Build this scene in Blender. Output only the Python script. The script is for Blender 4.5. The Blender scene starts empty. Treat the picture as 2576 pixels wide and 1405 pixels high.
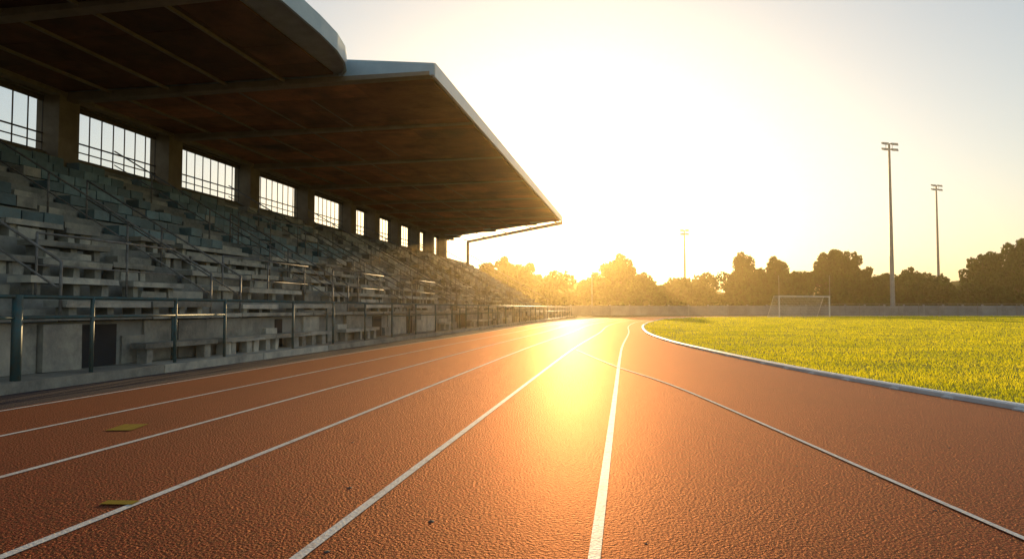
import bpy, math, random
import numpy as np
from mathutils import Vector
random.seed(7); rng=np.random.default_rng(7)
S=bpy.context.scene
S.view_settings.view_transform='Standard'; S.view_settings.look='None'; S.view_settings.exposure=0
COL=S.collection

# ---------------------------------------------------------------- materials
def mat(name,base,rough=.8,base2=None,nscale=3.0,bump=0.0,bscale=20.0,island=0.0,spec=.5,metal=0,trans=0.0,stain=None,stscale=.6,bdist=.02,detail=6,speckle=None,spscale=60,sheen=None):
    m=bpy.data.materials.new(name); m.use_nodes=True
    nt=m.node_tree; n=nt.nodes; l=nt.links; n.clear()
    out=n.new('ShaderNodeOutputMaterial'); b=n.new('ShaderNodeBsdfPrincipled')
    b.inputs['Roughness'].default_value=rough; b.inputs['Metallic'].default_value=metal
    b.inputs['Specular IOR Level'].default_value=spec
    tc=n.new('ShaderNodeTexCoord')
    col=None
    if base2 is None: base2=tuple(c*.7 for c in base)
    no=n.new('ShaderNodeTexNoise'); no.inputs['Scale'].default_value=nscale; no.inputs['Detail'].default_value=detail; no.inputs['Roughness'].default_value=.65
    l.new(tc.outputs['Object'],no.inputs['Vector'])
    cr=n.new('ShaderNodeValToRGB'); cr.color_ramp.elements[0].position=.35; cr.color_ramp.elements[1].position=.65
    cr.color_ramp.elements[0].color=(*base2,1); cr.color_ramp.elements[1].color=(*base,1)
    l.new(no.outputs['Fac'],cr.inputs['Fac']); col=cr.outputs['Color']
    if stain:
        n2=n.new('ShaderNodeTexNoise'); n2.inputs['Scale'].default_value=stscale; n2.inputs['Detail'].default_value=8; n2.inputs['Roughness'].default_value=.7
        l.new(tc.outputs['Object'],n2.inputs['Vector'])
        c2=n.new('ShaderNodeValToRGB'); c2.color_ramp.elements[0].position=.5; c2.color_ramp.elements[1].position=.7
        l.new(n2.outputs['Fac'],c2.inputs['Fac'])
        mx=n.new('ShaderNodeMixRGB'); mx.inputs['Color2'].default_value=(*stain,1)
        l.new(c2.outputs['Color'],mx.inputs['Fac']); l.new(col,mx.inputs['Color1']); col=mx.outputs['Color']
    if speckle:
        n3=n.new('ShaderNodeTexVoronoi'); n3.inputs['Scale'].default_value=spscale
        l.new(tc.outputs['Object'],n3.inputs['Vector'])
        c3=n.new('ShaderNodeValToRGB'); c3.color_ramp.elements[0].position=.30; c3.color_ramp.elements[1].position=.62
        l.new(n3.outputs['Distance'],c3.inputs['Fac'])
        mx=n.new('ShaderNodeMixRGB'); mx.inputs['Color2'].default_value=(*speckle,1)
        l.new(c3.outputs['Color'],mx.inputs['Fac']); l.new(col,mx.inputs['Color1']); col=mx.outputs['Color']
    if island>0:
        g=n.new('ShaderNodeNewGeometry'); mr=n.new('ShaderNodeMapRange')
        mr.inputs['To Min'].default_value=1-island; mr.inputs['To Max'].default_value=1+island*.6
        l.new(g.outputs['Random Per Island'],mr.inputs['Value'])
        hs=n.new('ShaderNodeHueSaturation'); l.new(mr.outputs['Result'],hs.inputs['Value']); l.new(col,hs.inputs['Color']); col=hs.outputs['Color']
    l.new(col,b.inputs['Base Color'])
    bp=None
    if bump>0:
        nb=n.new('ShaderNodeTexNoise'); nb.inputs['Scale'].default_value=bscale; nb.inputs['Detail'].default_value=4
        l.new(tc.outputs['Object'],nb.inputs['Vector'])
        bp=n.new('ShaderNodeBump'); bp.inputs['Strength'].default_value=bump; bp.inputs['Distance'].default_value=bdist
        l.new(nb.outputs['Fac'],bp.inputs['Height']); l.new(bp.outputs['Normal'],b.inputs['Normal'])
    if sheen:   # glossy layer with warm glare put into its tint: (colour, roughness, amount)
        gl=n.new('ShaderNodeBsdfGlossy'); gl.inputs['Color'].default_value=(*sheen[0],1); gl.inputs['Roughness'].default_value=sheen[1]
        if bp: l.new(bp.outputs['Normal'],gl.inputs['Normal'])
        fr=n.new('ShaderNodeFresnel'); fr.inputs['IOR'].default_value=1.38
        mu=n.new('ShaderNodeMath'); mu.operation='MULTIPLY'; mu.inputs[1].default_value=sheen[2]; l.new(fr.outputs[0],mu.inputs[0])
        ms=n.new('ShaderNodeMixShader'); l.new(mu.outputs[0],ms.inputs['Fac']); l.new(b.outputs[0],ms.inputs[1]); l.new(gl.outputs[0],ms.inputs[2])
        l.new(ms.outputs[0],out.inputs['Surface'])
    elif trans>0:
        tr=n.new('ShaderNodeBsdfTranslucent'); l.new(col,tr.inputs['Color'])
        ms=n.new('ShaderNodeMixShader'); ms.inputs['Fac'].default_value=trans
        l.new(b.outputs[0],ms.inputs[1]); l.new(tr.outputs[0],ms.inputs[2]); l.new(ms.outputs[0],out.inputs['Surface'])
    else: l.new(b.outputs[0],out.inputs['Surface'])
    return m

M_track=mat('track_rubber',(.25,.026,.014),.9,(.15,.013,.008),nscale=45,bump=1.0,bscale=62,stain=(.10,.009,.007),stscale=.4,bdist=.019,spec=.03,speckle=(.035,.006,.004),spscale=75,sheen=((1,.50,.27),.50,.62))
M_line=mat('line_paint',(.80,.78,.75),.6,(.64,.58,.52),nscale=50,bump=.6,bscale=70,bdist=.008,spec=.42,stain=(.45,.33,.28),stscale=14)
M_asph=mat('dark_asphalt',(.055,.045,.06),.85,(.035,.03,.042),nscale=40,bump=.6,bscale=90,spec=.2)
M_ground=mat('dry_ground',(.09,.085,.04),.95,(.05,.06,.025),nscale=.4,bump=.4,bscale=4,spec=.1)
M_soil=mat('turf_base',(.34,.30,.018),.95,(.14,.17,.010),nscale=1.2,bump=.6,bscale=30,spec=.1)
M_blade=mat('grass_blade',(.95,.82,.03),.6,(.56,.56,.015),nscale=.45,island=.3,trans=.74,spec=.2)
M_kerb=mat('kerb_white',(.88,.88,.87),.5,(.78,.77,.76),nscale=6,bump=.2,bscale=30)
M_conc=mat('concrete',(.34,.33,.29),.85,(.20,.205,.19),nscale=1.6,bump=.5,bscale=14,island=.25,stain=(.095,.105,.10),stscale=.9)
M_bench=mat('bench_concrete',(.50,.465,.38),.62,(.29,.28,.25),nscale=3,bump=.4,bscale=18,island=.5,stain=(.14,.14,.13),stscale=1.3)
M_seat=mat('seat_grey_teal',(.20,.30,.32),.6,(.11,.18,.20),nscale=2,bump=.3,bscale=20,island=.4,stain=(.15,.175,.165),stscale=.8)
M_wallc=mat('rear_wall',(.22,.18,.13),.85,(.13,.105,.08),nscale=1.2,bump=.4,bscale=10)
M_beam=mat('beam_concrete',(.34,.26,.18),.8,(.22,.165,.115),nscale=1.5,bump=.3,bscale=12)
M_soffitA=mat('soffit_boards_shaded',(.22,.085,.042),.7,(.10,.04,.022),nscale=.9,bump=.4,bscale=9,island=.35,stain=(.05,.025,.015),stscale=.5,spec=.2)  # same boards as M_soffit, colour darkened for the near bay's shade
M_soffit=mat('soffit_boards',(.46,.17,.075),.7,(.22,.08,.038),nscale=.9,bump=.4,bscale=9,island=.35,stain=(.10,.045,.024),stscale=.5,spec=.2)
M_fascia=mat('fascia_paint',(.46,.58,.64),.45,(.37,.49,.56),nscale=1.2,bump=.2,bscale=8)
M_edge=mat('edge_trim',(.86,.86,.85),.4,(.78,.78,.78),nscale=2)
M_roof=mat('roof_sheet',(.35,.38,.40),.5)
M_rail=mat('rail_teal_paint',(.045,.12,.13),.5,(.08,.09,.07),nscale=8,metal=.1)
M_railg=mat('rail_steel',(.26,.25,.24),.6,(.15,.13,.11),nscale=8,metal=.1)
M_dark=mat('opening_shade',(.025,.025,.028),.9)  # near-black that paints in the shade of openings
M_frame=mat('window_frame',(.10,.06,.04),.6)
M_white=mat('white_paint',(.8,.8,.8),.4,(.7,.7,.7))
M_net=mat('net_cord',(.6,.6,.6),.8,trans=.3)
M_mast=mat('mast_steel',(.26,.30,.32),.5,(.19,.22,.24),metal=.3)
M_lamp=mat('lamp_glass',(.5,.52,.5),.25)
M_bwall=mat('boundary_wall_conc',(.30,.33,.36),.85,(.21,.24,.26),nscale=.7,bump=.3,bscale=8,island=.2)
M_leaf=mat('leaf',(.06,.11,.016),.7,(.025,.055,.012),nscale=.35,island=.5,trans=.25,spec=.10)
M_bark=mat('bark',(.09,.065,.045),.9,bump=.6,bscale=12)
M_yel=mat('yellow_tape',(.30,.20,.015),.85,(.22,.15,.015),nscale=20,spec=.1)
M_pebble=mat('pebble',(.12,.09,.07),.8)

# ---------------------------------------------------------------- mesh builder
class MB:
    def __init__(s): s.v=[]; s.f=[]
    def add(s,vs,fs):
        o=len(s.v); s.v+= [tuple(p) for p in vs]; s.f+=[tuple(i+o for i in f) for f in fs]
    def box(s,x0,x1,y0,y1,z0,z1):
        s.hexa([(x0,y0,z0),(x1,y0,z0),(x1,y1,z0),(x0,y1,z0),(x0,y0,z1),(x1,y0,z1),(x1,y1,z1),(x0,y1,z1)])
    def hexa(s,p): s.add(p,[(0,3,2,1),(4,5,6,7),(0,1,5,4),(1,2,6,5),(2,3,7,6),(3,0,4,7)])
    def jbox(s,x0,x1,y0,y1,z0,z1,j=.02):
        r=lambda: random.uniform(-j,j)
        s.hexa([(x+r(),y+r(),z+r()*.6) for x,y,z in [(x0,y0,z0),(x1,y0,z0),(x1,y1,z0),(x0,y1,z0),(x0,y0,z1),(x1,y0,z1),(x1,y1,z1),(x0,y1,z1)]])
    def tube(s,p,q,r,r2=None,n=6,cap=True):
        p=Vector(p);q=Vector(q); r2=r if r2 is None else r2
        d=(q-p).normalized(); a=d.orthogonal().normalized(); b=d.cross(a)
        vs=[]
        for c,rr in((p,r),(q,r2)):
            for i in range(n):
                t=2*math.pi*i/n; vs.append(c+(a*math.cos(t)+b*math.sin(t))*rr)
        fs=[(i,(i+1)%n,n+(i+1)%n,n+i) for i in range(n)]
        if cap: fs+= [tuple(range(n-1,-1,-1)),tuple(range(n,2*n))]
        s.add(vs,fs)
    def obj(s,name,m,parent=None,smooth=False):
        me=bpy.data.meshes.new(name); me.from_pydata(s.v,[],s.f); me.materials.append(m); me.update()
        if smooth: me.polygons.foreach_set('use_smooth',[True]*len(me.polygons))
        o=bpy.data.objects.new(name,me); COL.objects.link(o)
        if parent: o.parent=parent
        return o
def empty(name,loc=(0,0,0),rz=0):
    e=bpy.data.objects.new(name,None); COL.objects.link(e); e.location=loc; e.rotation_euler=(0,0,rz); return e
def np_mesh(name,V,F,m):
    k=F.shape[1]; me=bpy.data.meshes.new(name)
    me.vertices.add(len(V)); me.vertices.foreach_set('co',V.astype(np.float32).ravel())
    me.loops.add(F.size); me.loops.foreach_set('vertex_index',F.astype(np.int32).ravel())
    me.polygons.add(len(F)); me.polygons.foreach_set('loop_start',np.arange(0,F.size,k,dtype=np.int32))
    me.update(calc_edges=True); me.validate(); 
    if m: me.materials.append(m)
    return me
def catmull(P,n=10):
    P=[np.array(p,float) for p in P]; P=[2*P[0]-P[1]]+P+[2*P[-1]-P[-2]]; out=[]
    for i in range(1,len(P)-2):
        p0,p1,p2,p3=P[i-1:i+3]
        for k in range(n):
            t=k/n; out.append(.5*((2*p1)+(-p0+p2)*t+(2*p0-5*p1+4*p2-p3)*t*t+(-p0+3*p1-3*p2+p3)*t**3))
    out.append(P[-2]); return np.array(out)
def normals(C):
    T=np.gradient(C,axis=0); T/=np.linalg.norm(T,axis=1)[:,None]
    return np.stack([-T[:,1],T[:,0]],1)  # left normal
def ribbon(mb,C,w,z):
    N=normals(C); L=C+N*w/2; R=C-N*w/2
    vs=[]
    for a,b in zip(L,R): vs+=[(a[0],a[1],z),(b[0],b[1],z)]
    mb.add(vs,[(2*i,2*i+1,2*i+3,2*i+2) for i in range(len(C)-1)])

# ---------------------------------------------------------------- ground, track
mb=MB(); R=1500
mb.add([(R*math.cos(t),R*math.sin(t),-.012) for t in [2*math.pi*i/64 for i in range(64)]],[tuple(range(64))])
mb.obj('ground',M_ground)
TH=math.radians(9.49); rx,ry=math.cos(TH),-math.sin(TH); dx,dy=math.sin(TH),math.cos(TH)
def T(u,v): return (u*rx+v*dx, u*ry+v*dy)
# reference line C
Cpts=[T(-.14,-25),T(-.14,-12),T(-.14,0),T(-.14,8),T(-.14,15),T(-.10,20),(5.05,29.6),(7.2,42),(10.4,55.5),(15.4,70.8),(23.3,82.2),(35.7,89.3),(55,92.3),(80,93.8),(115,94.8)]
C=catmull(Cpts,12); NC=normals(C)
outer=C+NC*(1.235*5+.10)
track=MB()
vs=[(p[0],p[1],0) for p in outer]+[(120,94,0),(120,-25,0)]
track.add(vs,[tuple(range(len(vs)-1,-1,-1))]); track.obj('running_track',M_track)
mb=MB()
O2=C+NC*(1.235*5+1.9)
n=len(C)
mb.add([(p[0],p[1],-.006) for p in O2]+[(p[0],p[1],-.006) for p in (outer-NC*.5)],[(i,n+i,n+i+1,i+1) for i in range(n-1)])
mb.obj('asphalt_path',M_asph)
mk=MB()
for k in range(6):
    ribbon(mk,C+NC*1.235*k,.052,.004)
thin=catmull([(2.75,-12),(2.5,-2),(2.33,3.1),(2.2,9.0),(1.86,12.6),(1.62,17.2)],10); ribbon(mk,thin,.035,.008)
mk.obj('lane_markings',M_line)
# tape marks & debris
tp=MB()
def flat(mb,cx,cy,w,d,a,z=.009):
    c,s=math.cos(a),math.sin(a)
    mb.add([(cx+x*c-y*s,cy+x*s+y*c,z) for x,y in((-w/2,-d/2),(w/2,-d/2),(w/2,d/2),(-w/2,d/2))],[(0,1,2,3)])
flat(tp,-3.39,6.07,.22,.32,.05,.006); flat(tp,-2.115,3.73,.18,.075,-.05,.007)
tp.obj('tape_mark',M_yel)
pb=MB()
for (x,y,s) in [(-.40,3.42,.020),(-.95,4.05,.018),(-1.25,5.4,.016),(-.8,3.0,.014),(.6,3.1,.008),(1.9,4.6,.010),(3.3,5.2,.012),(2.2,3.6,.01),(-1.7,4.6,.01)]:
    k=7; vs=[(x+s*random.uniform(.7,1.2)*math.cos(2*math.pi*i/k),y+s*random.uniform(.7,1.2)*math.sin(2*math.pi*i/k),.001) for i in range(k)]+[(x,y,s*.4)]
    pb.add(vs,[(i,(i+1)%k,k) for i in range(k)])
pb.obj('fallen_leaves',M_pebble)

# ---------------------------------------------------------------- field
Kp=[(7.2,-20),(6.6,-8),(6.0,-1),(5.62,4),(5.30,7.07),(5.03,9.3),(4.85,12.2),(4.83,16.4),(5.02,22),(5.9,30),(8.1,41.9),(11.4,55),(16.4,70),(24,80.8),(36,87.6),(55,90.6),(80,92),(118,93)]
K=catmull(Kp,14); NK=normals(K)
fm=MB(); inn=K-NK*.05
fm.add([(p[0],p[1],.010) for p in inn]+[(118,-20,.010)],[tuple(range(len(inn),-1,-1))]); fm.obj('grass_field',M_soil)
# kerb sweep
kb=MB(); prof=[(.07,0),(.066,.045),(.045,.06),(-.035,.06),(-.05,.05),(-.05,0)]
vs=[]
for p,nn in zip(K,NK):
    for a,z in prof: vs.append((p[0]+nn[0]*a,p[1]+nn[1]*a,z+.001))
m_=len(prof); fs=[]
for i in range(len(K)-1):
    for j in range(m_-1): fs.append((i*m_+j,i*m_+j+1,(i+1)*m_+j+1,(i+1)*m_+j))
kb.add(vs,fs)
d=np.concatenate([[0],np.cumsum(np.linalg.norm(np.diff(K,axis=0),axis=1))])
for s in np.arange(8,75,1.0):
    i=int(np.searchsorted(d,s)); p=K[i]; nn=NK[i]; t=np.array([nn[1],-nn[0]])
    a=p+nn*.06; b=p+nn*.11; h=.07
    q=[a-t*h,b-t*h,b+t*h,a+t*h]
    kb.hexa([(x[0],x[1],.001) for x in q]+[(x[0],x[1],.02) for x in q])
kb.obj('track_kerb',M_kerb)
# grass blades
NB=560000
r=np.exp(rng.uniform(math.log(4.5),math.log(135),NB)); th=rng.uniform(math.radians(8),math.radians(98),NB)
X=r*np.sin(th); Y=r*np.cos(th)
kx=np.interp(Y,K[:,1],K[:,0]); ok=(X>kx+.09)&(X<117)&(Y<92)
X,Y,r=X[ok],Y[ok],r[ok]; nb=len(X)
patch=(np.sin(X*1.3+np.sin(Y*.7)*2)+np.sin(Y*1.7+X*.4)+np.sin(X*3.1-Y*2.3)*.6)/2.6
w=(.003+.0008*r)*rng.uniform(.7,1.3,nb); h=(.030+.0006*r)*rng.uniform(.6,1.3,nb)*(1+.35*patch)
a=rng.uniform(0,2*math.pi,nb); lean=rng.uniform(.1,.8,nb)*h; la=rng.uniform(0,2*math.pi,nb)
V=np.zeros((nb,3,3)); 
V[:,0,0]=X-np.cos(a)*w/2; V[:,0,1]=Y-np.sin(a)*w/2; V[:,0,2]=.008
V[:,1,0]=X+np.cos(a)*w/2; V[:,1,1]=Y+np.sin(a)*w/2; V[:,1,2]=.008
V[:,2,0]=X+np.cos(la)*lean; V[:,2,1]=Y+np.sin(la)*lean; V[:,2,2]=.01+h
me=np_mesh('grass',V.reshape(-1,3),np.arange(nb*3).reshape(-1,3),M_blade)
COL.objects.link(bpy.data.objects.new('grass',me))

# ---------------------------------------------------------------- grandstand (local: x=u, y=v)
TS=math.radians(10.46)
G=empty('grandstand',(0,0,0),-TS)
V0,V1=-5.0,65.0; NR=12; U0=-8.4; DP=.65; Z0=.85; RS=.37
zr=lambda i: Z0+RS*i
pr=[(U0,0)]
for i in range(NR):
    pr+=[(U0-DP*i,zr(i)),(U0-DP*(i+1),zr(i))]
pr+=[(U0-DP*NR,zr(NR)),(-16.45,zr(NR)),(-16.45,0)]
mb=MB(); k=len(pr)
mb.add([(u,V0,z) for u,z in pr]+[(u,V1,z) for u,z in pr],[(i,k+i,k+(i+1)%k,(i+1)%k) for i in range(k)]+[tuple(range(k)),tuple(range(2*k-1,k-1,-1))])
mb.obj('terrace_steps',M_conc,G)
aisles=[3.2,8.3,13.0,18.6,24.5,31,38,46,55]
def in_aisle(a,b): return any(b>x-.55 and a<x+.55 for x in aisles)
bench=MB(); seat=MB(); st=MB()
for i in range(NR):
    uf=U0-DP*i; z=zr(i)
    if i<5:
        v=V0+.2
        while v<V1-1:
            L=random.uniform(1.1,3.4); e=min(v+L,V1-.2)
            for x in aisles:
                if v<x+.55 and e>x-.55:
                    if v<x-.75: e=x-.57
                    else: v=x+.57; e=v+L*.7
            if random.random()<.9 and not in_aisle(v,e):
                o=random.uniform(-.03,.03); hz=.22+random.uniform(-.03,.03)
                bench.jbox(uf-.45+o,uf-.03+o,v,e-.03,z+hz,z+hz+.10,.012)
                for s in (v+.15,(v+e)/2,e-.3): bench.jbox(uf-.38,uf-.14,s,s+.14,z,z+hz,.01)
                if random.random()<.6: bench.jbox(uf-.34,uf-.10,v+.3,e-.4,z,z+hz*random.uniform(.5,.95),.02)
            v=e+random.choice([.02,.05,.3,.7]) 
    else:
        v=V0+.2
        while v<V1-.6:
            if not in_aisle(v,v+.46):
                far=v>27+3*math.sin(i*2.1)
                if random.random()<(.75 if far else .97):
                    tgt=bench if (far or random.random()<.10) else seat
                    hz=random.uniform(.20,.32) if far else random.uniform(.235,.27); o=random.uniform(-.04,.04) if far else random.uniform(-.012,.012)
                    W_=.465 if not far else random.uniform(.4,1.5)
                    if far and in_aisle(v,v+W_): W_=.42
                    tgt.jbox(uf-.46+o,uf-.05+o,v,v+W_,z+hz-.22,z+hz,.012 if far else .006)
                    tgt.box(uf-.40,uf-.2,v+.1,v+W_-.1,z,z+hz-.2)
                    if far: v+=W_-.4
            v+=.5
for x in aisles:
    for i in range(1,NR+1):
        uf=U0-DP*i
        st.jbox(uf+.001,uf+.32,x-.5,x+.5,zr(i)-RS,zr(i)-RS/2,.006)
bench.obj('bench_slabs',M_bench,G); seat.obj('seat_blocks',M_seat,G); st.obj('aisle_stairs',M_bench,G)
# front wall panels and coping, plinth
mb=MB(); v=V0
while v<V1:
    L=random.uniform(2.2,4.2); e=min(v+L,V1); mb.jbox(U0-.12,U0+.16,v+.01,e-.02,.87,.95,.01); v=e
mb.obj('wall_coping',M_bench,G)
mb=MB(); dk=MB(); v=V0
while v<V1-1.5:
    L=random.uniform(.45,1.3)
    p=random.random()
    if p<.72: mb.jbox(U0+.002,U0+random.uniform(.03,.12),v,v+L-.03,.14,random.choice([.42,.6,.82,.84]),.012)
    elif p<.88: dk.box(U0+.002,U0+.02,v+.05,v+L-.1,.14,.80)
    v+=L
for i in range(26):
    v=random.uniform(7.6,60); L=random.uniform(.9,2.2)
    mb.jbox(U0+.13,U0+.42,v,v+L,.38,.47,.012); mb.jbox(U0+.17,U0+.35,v+.1,v+.25,.12,.38,.01); mb.jbox(U0+.17,U0+.35,v+L-.3,v+L-.12,.12,.38,.01)
mb.obj('front_wall_blocks',M_bench,G); dk.obj('recess_shade_panels',M_dark,G)  # dk: thin panels on the wall face, recess shade painted as dark colour
mb=MB(); v=V0
while v<84:
    e=v+3.0; mb.jbox(-8.39,-7.62,v+.008,e-.008,-.01,.13,.004); v=e
mb.obj('concrete_plinth',M_bench,G)
mb=MB(); v=V1+.05
while v<84: mb.jbox(-8.38,-8.15,v,v+1.45,.13,random.uniform(.5,.8),.02); v+=1.5
mb.obj('low_wall',M_conc,G)
# front railing
pv=[-4,-1.5,1.0,3.2,5.4,7.42,8.64,10.45,11.87,14.5,16.6,18.7,20.9]+[20.9+2.4*i for i in range(1,26)]
fr=MB()
for i,v in enumerate(pv):
    thick=.06 if abs(v-7.42)<.01 else .028
    fr.tube((-7.78,v,.12),(-7.78,v,1.22),thick,n=8)
    if i%3==1: fr.tube((-8.2,v+.5,.12),(-8.2,v+.5,1.05),.028,n=8)
fr.tube((-7.78,-4,1.2),(-7.78,pv[-1],1.2),.026,n=8)
fr.tube((-7.78,pv[5],.93),(-7.78,pv[8],.93),.022,n=8); fr.tube((-7.78,pv[12],.80),(-7.78,pv[-1],.80),.018,n=6)
fr.tube((-7.78,-4,.93),(-7.78,pv[5],.93),.022,n=8)
fr.obj('front_railing',M_rail,G,True)
# inner railings
ir=MB()
def hrail(u,z,a,b,hh=1.0,st=1.9):
    v=a
    while v<=b+.01: ir.tube((u,v,z),(u,v,z+hh),.02,n=6); v+=st
    ir.tube((u,a,z+hh),(u,b,z+hh),.022,n=6); ir.tube((u,a,z+hh*.5),(u,b,z+hh*.5),.015,n=6)
hrail(-9.12,zr(1),9.0,12.2); hrail(-9.12,zr(1),13.8,17.8); hrail(-9.12,zr(1),19.4,23.6); hrail(-9.12,zr(1),25.4,30)
hrail(-9.12,zr(1),32,37); hrail(-9.12,zr(1),39,45); hrail(-9.12,zr(1),47,54)
hrail(-12.3,zr(6),3,7.5); hrail(-12.3,zr(6),19.4,23.5)
for x in aisles:
    for s in(-.52,.52):
        a=0; b=NR-1 if s<0 else 6
        pa=(U0-.1,x+s,zr(0)+.9); pb_=(U0-DP*b-.1,x+s,zr(b)+.9)
        ir.tube(pa,pb_,.024,n=6)
        ir.tube((pa[0],pa[1],pa[2]-.42),(pb_[0],pb_[1],pb_[2]-.42),.018,n=6)
        for i in range(0,b+1,3): ir.tube((U0-DP*i-.1,x+s,zr(i)),(U0-DP*i-.1,x+s,zr(i)+.9),.022,n=6)
ir.tube((U0,V1-.1,zr(0)+1.0),(-16.2,V1-.1,zr(NR)+1.0),.03); ir.tube((U0,V1-.1,zr(0)+.5),(-16.2,V1-.1,zr(NR)+.5),.02)
for i in range(0,NR,2): ir.tube((U0-DP*i-.1,V1-.1,zr(i)),(U0-DP*i-.1,V1-.1,zr(i)+1.05),.022)
ir.obj('terrace_railings',M_railg,G,True)
# stair portal in upper left tier
mb=MB(); mb.box(-14.6,-13.2,9.6,9.8,2.6,4.75); mb.box(-14.6,-13.2,11.6,11.8,2.6,4.75); mb.box(-14.6,-13.15,9.55,11.85,4.76,4.92)
mb.obj('stair_portal',M_conc,G)
mb=MB(); mb.box(-14.55,-13.22,9.81,11.59,3.0,4.74); mb.obj('portal_shade',M_dark,G)  # solid block filling the portal, its inner shade put into the colour
# rear wall, columns, windows
cols=[-3.2,1.8,6.8,11.8,16.8,21.4,26.5,31.6,36.8,40.4,44.5,48.6,52.2,55.9]
SILL,HEAD=5.48,7.08
mb=MB(); mb.box(-16.75,-16.46,V0,V1,0,SILL); mb.box(-16.75,-16.46,V0,58.5,HEAD,7.3); mb.obj('rear_wall',M_wallc,G)
mb=MB()
for c in cols: mb.box(-16.8,-16.05,c-.36,c+.36,zr(NR)-.4,7.28)
mb.box(-16.30,-16.02,V0,58.5,7.08,7.23)
mb.tube((-15.2,60.2,4.6),(-15.2,60.2,7.1),.13,n=10)
mb.obj('columns',M_beam,G)
mb=MB()
for a,b in zip(cols[:-1],cols[1:]):
    a+=.36; b-=.36
    n_=max(3,int((b-a)/.45))
    for i in range(n_+1):
        y=a+(b-a)*i/n_; mb.box(-16.61,-16.58,y-.012,y+.012,SILL,HEAD)
    mb.box(-16.63,-16.56,a,b,SILL+.52,SILL+.55); mb.box(-16.63,-16.56,a,b,SILL+.26,SILL+.28); mb.box(-16.63,-16.56,a,b,SILL+.002,SILL+.05); mb.box(-16.63,-16.56,a,b,HEAD-.14,HEAD-.002)
mb.obj('window_frames',M_frame,G)
# roof: near section A and projecting section B
A_edge=[(-7.0,-6),(-7.0,4),(-7.0,12),(-7.0,14),(-7.06,15.0),(-7.22,15.8),(-7.45,16.4),(-7.74,16.78)]
mb=MB()
bot=[(u,v,7.26) for u,v in A_edge]+[(-17.3,16.78,7.3),(-17.3,-6,7.3)]
top=[(u,v,7.62) for u,v in A_edge]+[(-17.3,16.78,8.1),(-17.3,-6,8.1)]
kk=len(bot); mb.add(bot+top,[tuple(range(kk)),tuple(range(2*kk-1,kk-1,-1))]+[(i,(i+1)%kk,kk+(i+1)%kk,kk+i) for i in range(kk)])
mb.hexa([(-17.3,16.80,7.28),(-5.2,16.80,7.14),(-5.2,47.0,7.14),(-17.3,58.6,7.28),(-17.3,16.80,8.05),(-5.2,16.80,7.34),(-5.2,47,7.34),(-17.3,58.6,8.05)])
mb.obj('roof_deck',M_roof,G)
# soffit boards
sf=MB()
def endv(u): return 47+(-5.2-u)/12.1*11.6
v=-5.9
while v<16.6:
    e=v+1.2
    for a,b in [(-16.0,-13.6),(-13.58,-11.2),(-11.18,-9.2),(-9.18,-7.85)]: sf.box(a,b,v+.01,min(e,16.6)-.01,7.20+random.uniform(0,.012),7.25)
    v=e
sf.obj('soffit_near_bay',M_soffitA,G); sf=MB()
us=[-16.0,-13.9,-11.8,-9.7,-7.5,-5.3]
v=16.98
while v<58:
    for a,b in zip(us[:-1],us[1:]):
        e=v+1.25
        if e<endv(b):
            za=7.27+(a+17.3)/12.1*-.14-.05+random.uniform(-.012,0); zb=7.27+(b+17.3)/12.1*-.14-.05
            sf.hexa([(a+.01,v+.01,za-.02),(b-.01,v+.01,zb-.02),(b-.01,e-.01,zb-.02),(a+.01,e-.01,za-.02),(a+.01,v+.01,za+.04),(b-.01,v+.01,zb+.04),(b-.01,e-.01,zb+.04),(a+.01,e-.01,za+.04)])
    v+=1.25
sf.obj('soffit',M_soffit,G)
bm_=MB()
for c in cols+[]:
    if c<16: uf,zf=-7.3,7.12
    else: uf,zf=-5.25,7.06
    if c>=46: 
        uf=-5.2-(c-47)/11.6*12.1-.3 if c>47 else uf
    zb=6.98; w_=.16
    cc=c+.05 if abs(c-16.8)<.1 else c
    bm_.hexa([(-16.04,cc-w_,zb),(uf,cc-w_,zf),(uf,cc+w_,zf),(-16.04,cc+w_,zb),(-16.04,cc-w_,7.22),(uf,cc-w_,7.16),(uf,cc+w_,7.16),(-16.04,cc+w_,7.22)])
for u in (-14.6,-12.8,-11.0,-9.3):
    bm_.box(u-.03,u+.03,V0,endv(u)-.5,7.10,7.17)
bm_.obj('roof_beams',M_beam,G)
fa=MB()
for (a,b) in zip(A_edge[:-1],A_edge[1:]):
    fa.hexa([(a[0],a[1],7.18),(a[0]+.06,a[1],7.18),(b[0]+.06,b[1],7.18),(b[0],b[1],7.18),(a[0],a[1],7.60),(a[0]+.06,a[1],7.60),(b[0]+.06,b[1],7.60),(b[0],b[1],7.60)])
fa.hexa([(-7.75,16.70,7.10),(-5.14,16.70,7.06),(-5.14,16.79,7.06),(-7.75,16.79,7.10),(-7.75,16.70,7.64),(-5.14,16.70,7.37),(-5.14,16.79,7.37),(-7.75,16.79,7.64)])
fa.obj('fascia',M_fascia,G)
fa=MB(); fa.box(-5.2+.003,-5.12,16.795,47.05,7.03,7.40); fa.obj('edge_trim',M_edge,G)
# far end beam
fb=MB(); p=Vector((-5.3,48.0,6.98)); q=Vector((-15.2,60.2,7.0)); d_=(q-p).normalized(); nrm=Vector((-d_.y,d_.x,0))*.09
fb.hexa([p-nrm,q-nrm,q+nrm,p+nrm,p-nrm+Vector((0,0,.2)),q-nrm+Vector((0,0,.2)),q+nrm+Vector((0,0,.2)),p+nrm+Vector((0,0,.2))])
for t in (.02,.25,.5,.75,.97):
    c=p.lerp(q,t); fb.tube(c+Vector((0,0,.1)),c+Vector((-.4,-1.1,.2)),.04)
fb.obj('end_beam',M_beam,G)

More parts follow.
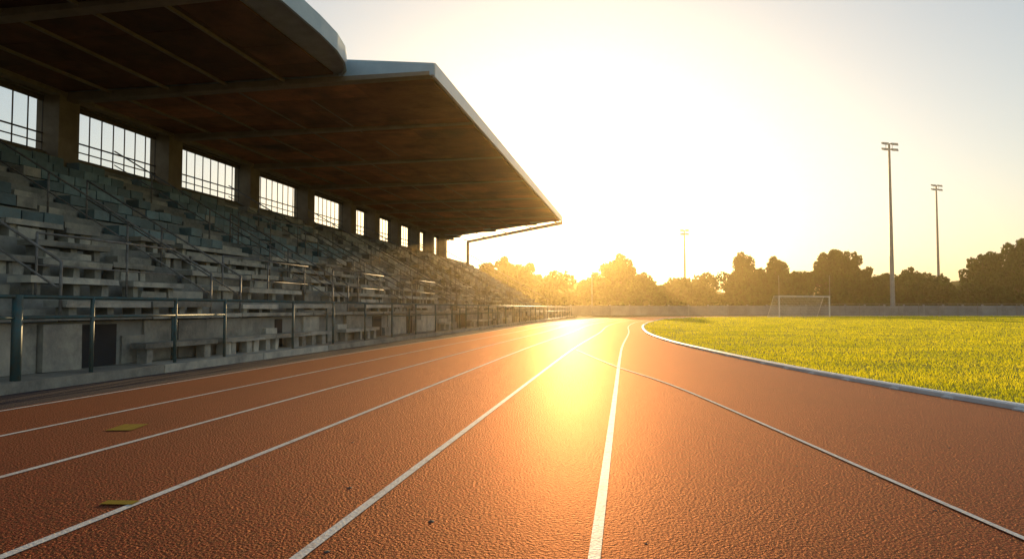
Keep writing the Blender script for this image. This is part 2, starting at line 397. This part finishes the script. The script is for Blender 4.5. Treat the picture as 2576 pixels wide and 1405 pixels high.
# ---------------------------------------------------------------- boundary wall
mb=MB(); x=-60
while x<170:
    y=104.5; mb.box(x+.02,x+2.98,y,y+.15,-.01,1.45+random.uniform(-.03,.03)); mb.box(x-.1,x+.1-.001,y-.06,y+.21,-.01,1.62); x+=3
mb.obj('boundary_wall',M_bwall)
mb=MB()
for x in np.arange(44,170,3.0): mb.tube((x,104.2,0),(x,104.2,1.75),.035)
mb.tube((44,104.2,1.75),(169,104.2,1.75),.035); mb.tube((44,104.2,1.0),(169,104.2,1.0),.025)
mb.obj('perimeter_railing',M_railg)

# ---------------------------------------------------------------- goal
g=empty('soccer_goal',(30.9,79,0),math.atan2(2.5,7.0))
L=7.4;Hh=2.44
mb=MB(); 
mb.tube((0,0,0),(0,0,Hh),.07,n=8); mb.tube((L,0,0),(L,0,Hh),.07,n=8); mb.tube((-.06,0,Hh),(L+.06,0,Hh),.07,n=8)
for x in (0,L):
    mb.tube((x,0,Hh),(x,.9,Hh),.03); mb.tube((x,.9,Hh),(x,2.0,0.02),.03); mb.tube((x,0,.03),(x,2.0,.03),.03)
mb.tube((0,.9,Hh),(L,.9,Hh),.025); mb.tube((0,2,.03),(L,2,.03),.03)
mb.obj('frame',M_white,g)
mb=MB()
for i in range(0,38):
    x=L*i/37; mb.tube((x,.9,Hh),(x,2.0,.03),.018,n=3,cap=False); mb.tube((x,0,Hh),(x,.9,Hh),.018,n=3,cap=False)
for k in range(13):
    t=k/12; mb.tube((0,.9+1.1*t,Hh*(1-t)+.03),(L,.9+1.1*t,Hh*(1-t)+.03),.018,n=3,cap=False)
    for x in (0,L): mb.tube((x,0,Hh*(1-t)+.03),(x,.9+1.1*t,Hh*(1-t)+.03),.018,n=3,cap=False)
mb.obj('net',M_net,g)
def pole(name,x,y,h,r_):
    mb=MB(); mb.tube((0,0,0),(0,0,h),r_,r_*.6,n=8); mb.tube((0,0,0),(0,0,.12),r_*2.2,n=8); mb.tube((0,0,h),(0,0,h+.1),r_*1.3,.01,n=8)
    o=mb.obj(name,M_mast); o.location=(x,y,0)
pole('flag_pole',11.6,99,7.5,.07)
pole('net_pole',39.5,101,5.8,.05); pole('net_pole',47.0,101,5.8,.05)

# ---------------------------------------------------------------- floodlight masts
def mast(x,y,H,rz,k=1):
    e=empty('floodlight_mast',(x,y,0),rz)
    mb=MB(); mb.tube((0,0,0),(0,0,H),.36,.16,n=12); mb.tube((0,0,0),(0,0,.5),.5,n=12)
    mb.tube((-1.25*k,0,H-.95),(1.25*k,0,H-.95),.07); mb.tube((-1.25*k,0,H-.05),(1.25*k,0,H-.05),.07)
    mb.tube((-.6*k,0,H-.95),(-.6*k,0,H-.05),.04); mb.tube((.6*k,0,H-.95),(.6*k,0,H-.05),.04)
    mb.obj('pole',M_mast,e,False)
    mb=MB()
    for zz in (H-.95,H-.05):
        for xx in (-1.15*k,-.62*k,.62*k,1.15*k):
            mb.hexa([(xx-.24,-.45,zz-.32),(xx+.24,-.45,zz-.32),(xx+.2,.1,zz-.06),(xx-.2,.1,zz-.06),(xx-.24,-.35,zz+.12),(xx+.24,-.35,zz+.12),(xx+.2,.15,zz+.24),(xx-.2,.15,zz+.24)])
    mb.obj('lamp_heads',M_lamp,e)
mast(60.2,108,27.3,.25); mast(93.8,150,28.2,.3); mast(41.8,165,20.0,-.1,.7)

# ---------------------------------------------------------------- trees
def leaves(centers,radii,n_per,size,flat_=.75):
    Vs=[]
    for c,R_ in zip(centers,radii):
        n_=int(n_per*(R_**2)); 
        dd=rng.normal(size=(n_,3)); dd/=np.linalg.norm(dd,axis=1)[:,None]
        rr=R_*(rng.uniform(.35,1.0,n_)**.5)*(1+.18*np.sin(dd[:,0]*7+R_*9)*np.cos(dd[:,2]*6+R_*5))
        P=np.array(c)+dd*rr[:,None]*np.array([1,1,flat_])
        a=rng.normal(size=(n_,3)); a/=np.linalg.norm(a,axis=1)[:,None]
        b=np.cross(a,rng.normal(size=(n_,3))); b/=np.linalg.norm(b,axis=1)[:,None]
        s=size*rng.uniform(.6,1.4,n_)[:,None]
        Vs.append(np.stack([P-a*s,P-b*s*.6,P+a*s,P+b*s*.6],1))
    V=np.concatenate(Vs); return V.reshape(-1,3)
def tree_mesh(seed,H,Wd):
    global rng
    rng=np.random.default_rng(seed); rd=random.Random(seed)
    mb=MB(); tr=H*.35; mb.tube((0,0,-.1),(rd.uniform(-.2,.2),0,tr),.32,.22,n=8); mb.tube((0,0,tr),(rd.uniform(-.5,.5),rd.uniform(-.5,.5),H*.75),.2,.08,n=6)
    cs=[];rs=[]
    for i in range(34):
        a=rd.uniform(0,6.28); t=rd.random(); rad=Wd*.5*math.sin(math.pi*(.25+.65*t))*rd.uniform(.3,.95)
        c=(rad*math.cos(a),rad*math.sin(a),H*(.28+.60*t)); R_=rd.uniform(.085,.17)*Wd*(1.1-.35*t)
        cs.append(c); rs.append(R_); mb.tube((0,0,tr*rd.uniform(.7,1.3)),c,.10,.03,n=5)
    cs+=[(0,0,H*.5),(0,0,H*.66)]; rs+=[Wd*.26,Wd*.2]
    V=leaves(cs,rs,270,.21)
    nv=len(mb.v); F=[tuple(f) for f in mb.f]
    me=bpy.data.meshes.new('tree'); q=[(nv+4*i,nv+4*i+1,nv+4*i+2,nv+4*i+3) for i in range(len(V)//4)]
    me.from_pydata(mb.v+V.tolist(),[],F+q); me.materials.append(M_bark); me.materials.append(M_leaf)
    me.polygons.foreach_set('material_index',[0]*len(F)+[1]*len(q)); me.update(); return me
tm=[tree_mesh(s,10,9.5) for s in (3,11,23,31)]
def tree(x,Y,top,width,k,rz):
    o=bpy.data.objects.new('tree',tm[k]); COL.objects.link(o); o.location=(x,Y,0); o.rotation_euler=(0,0,rz)
    o.scale=(width/9.5,width/9.5,top/10)
for args in [(-4.5,134,10.8,8,0,.3),(-1.3,136,12.2,9,1,1.2),(2.8,133,10.5,8,2,2),(5.5,137,8.5,6,3,0),(-14,138,11,10,3,1),(-26,140,12,11,2,.5),(-40,141,12,11,0,2.5),
             (20.8,132,12.4,9.8,1,4),(17.0,134,8,6,0,5),(25.5,133,8.6,6,2,1),
             (45.0,133,12.8,7.2,2,.2),(48.5,134,9,6,0,2.2),(52.0,134,12.3,7.4,3,3.3),(56,135,9,6,1,.9),
             (61.0,131,13.4,8.6,0,1.5),(65.5,132,13,8.0,1,2.6),(70,136,9.3,6,2,4.4),
             (79.5,135,10.0,5.5,3,5.2),(75,137,8.8,6,0,.4),(85,140,9.0,6,1,3),
             (90.5,130,12.6,8.5,2,2.4),(96,129,15.4,9.5,0,.8),(102,131,15.5,10,1,3.7),(110,133,14,10,3,2.2),(120,135,13,10,2,.1),(132,138,14,11,0,5)]:
    tree(*args)
rng=np.random.default_rng(99); cs=[];rs=[]
for x in np.arange(-70,170,2.1):
    for rep in range(4):
        hmax=7.4+1.3*math.sin(x*.35)+.8*math.sin(x*.83+1)
        R_=rng.uniform(1.3,2.3); cs.append((x+rng.uniform(-1,1),rng.uniform(126,141),rng.uniform(1.2,hmax-R_*.6))); rs.append(R_)
    R_=2.4; cs.append((x,130,1.6)); rs.append(R_)
V=leaves(cs,rs,85,.34,.9); me=np_mesh('distant_trees',V,np.arange(len(V)).reshape(-1,4),M_leaf)
COL.objects.link(bpy.data.objects.new('distant_trees',me))
mb=MB(); xs=np.arange(-500,620,4.0); vs=[]
for x in xs:
    hh=7.5+2.0*math.sin(x*.05)+1.2*math.sin(x*.21+2)+random.uniform(-.6,.6); vs+=[(x,215,-.1),(x,215+random.uniform(-2,2),hh*.75),(x,221,hh),(x,240,-.1)]
mb.add(vs,[(4*i+j,4*i+4+j,4*i+5+j,4*i+1+j) for i in range(len(xs)-1) for j in range(3)])
mb.obj('distant_woodland',M_leaf)

# ---------------------------------------------------------------- haze (real participating medium)
mb=MB(); mb.box(-140,260,-40,300,-2,26)
hz=bpy.data.materials.new('haze'); hz.use_nodes=True; nt=hz.node_tree; nt.nodes.clear()
o_=nt.nodes.new('ShaderNodeOutputMaterial'); vsn=nt.nodes.new('ShaderNodeVolumeScatter')
vsn.inputs['Density'].default_value=.0008; vsn.inputs['Anisotropy'].default_value=.82; vsn.inputs['Color'].default_value=(1,.76,.36,1)
nt.links.new(vsn.outputs[0],o_.inputs['Volume'])
mb.obj('haze',hz)

# ---------------------------------------------------------------- light, sky, camera
AZ=math.radians(4.9); EL=math.radians(7.8)
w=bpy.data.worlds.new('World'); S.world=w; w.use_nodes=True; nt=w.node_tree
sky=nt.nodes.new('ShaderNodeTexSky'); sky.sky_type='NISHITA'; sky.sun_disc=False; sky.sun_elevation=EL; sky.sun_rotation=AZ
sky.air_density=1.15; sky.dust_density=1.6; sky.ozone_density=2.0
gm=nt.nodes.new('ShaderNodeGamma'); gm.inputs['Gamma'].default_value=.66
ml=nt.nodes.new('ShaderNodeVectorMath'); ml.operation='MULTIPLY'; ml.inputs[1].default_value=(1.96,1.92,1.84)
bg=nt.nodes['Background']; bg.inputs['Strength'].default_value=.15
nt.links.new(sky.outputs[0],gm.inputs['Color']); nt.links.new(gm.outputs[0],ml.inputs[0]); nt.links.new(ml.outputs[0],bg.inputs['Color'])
sl=bpy.data.lights.new('sun','SUN'); sl.energy=5; sl.angle=math.radians(.5); sl.color=(1,.66,.30)
so=bpy.data.objects.new('sun',sl); COL.objects.link(so)
D=Vector((math.sin(AZ)*math.cos(EL),math.cos(AZ)*math.cos(EL),math.sin(EL)))
so.rotation_euler=D.to_track_quat('Z','Y').to_euler(); so.location=(20,100,30)
cam=bpy.data.cameras.new('camera'); cam.lens=24; cam.sensor_width=36; cam.clip_end=4000
co=bpy.data.objects.new('camera',cam); COL.objects.link(co); co.location=(0,0,1.05); co.rotation_euler=(math.radians(92.42),0,0)
S.camera=co
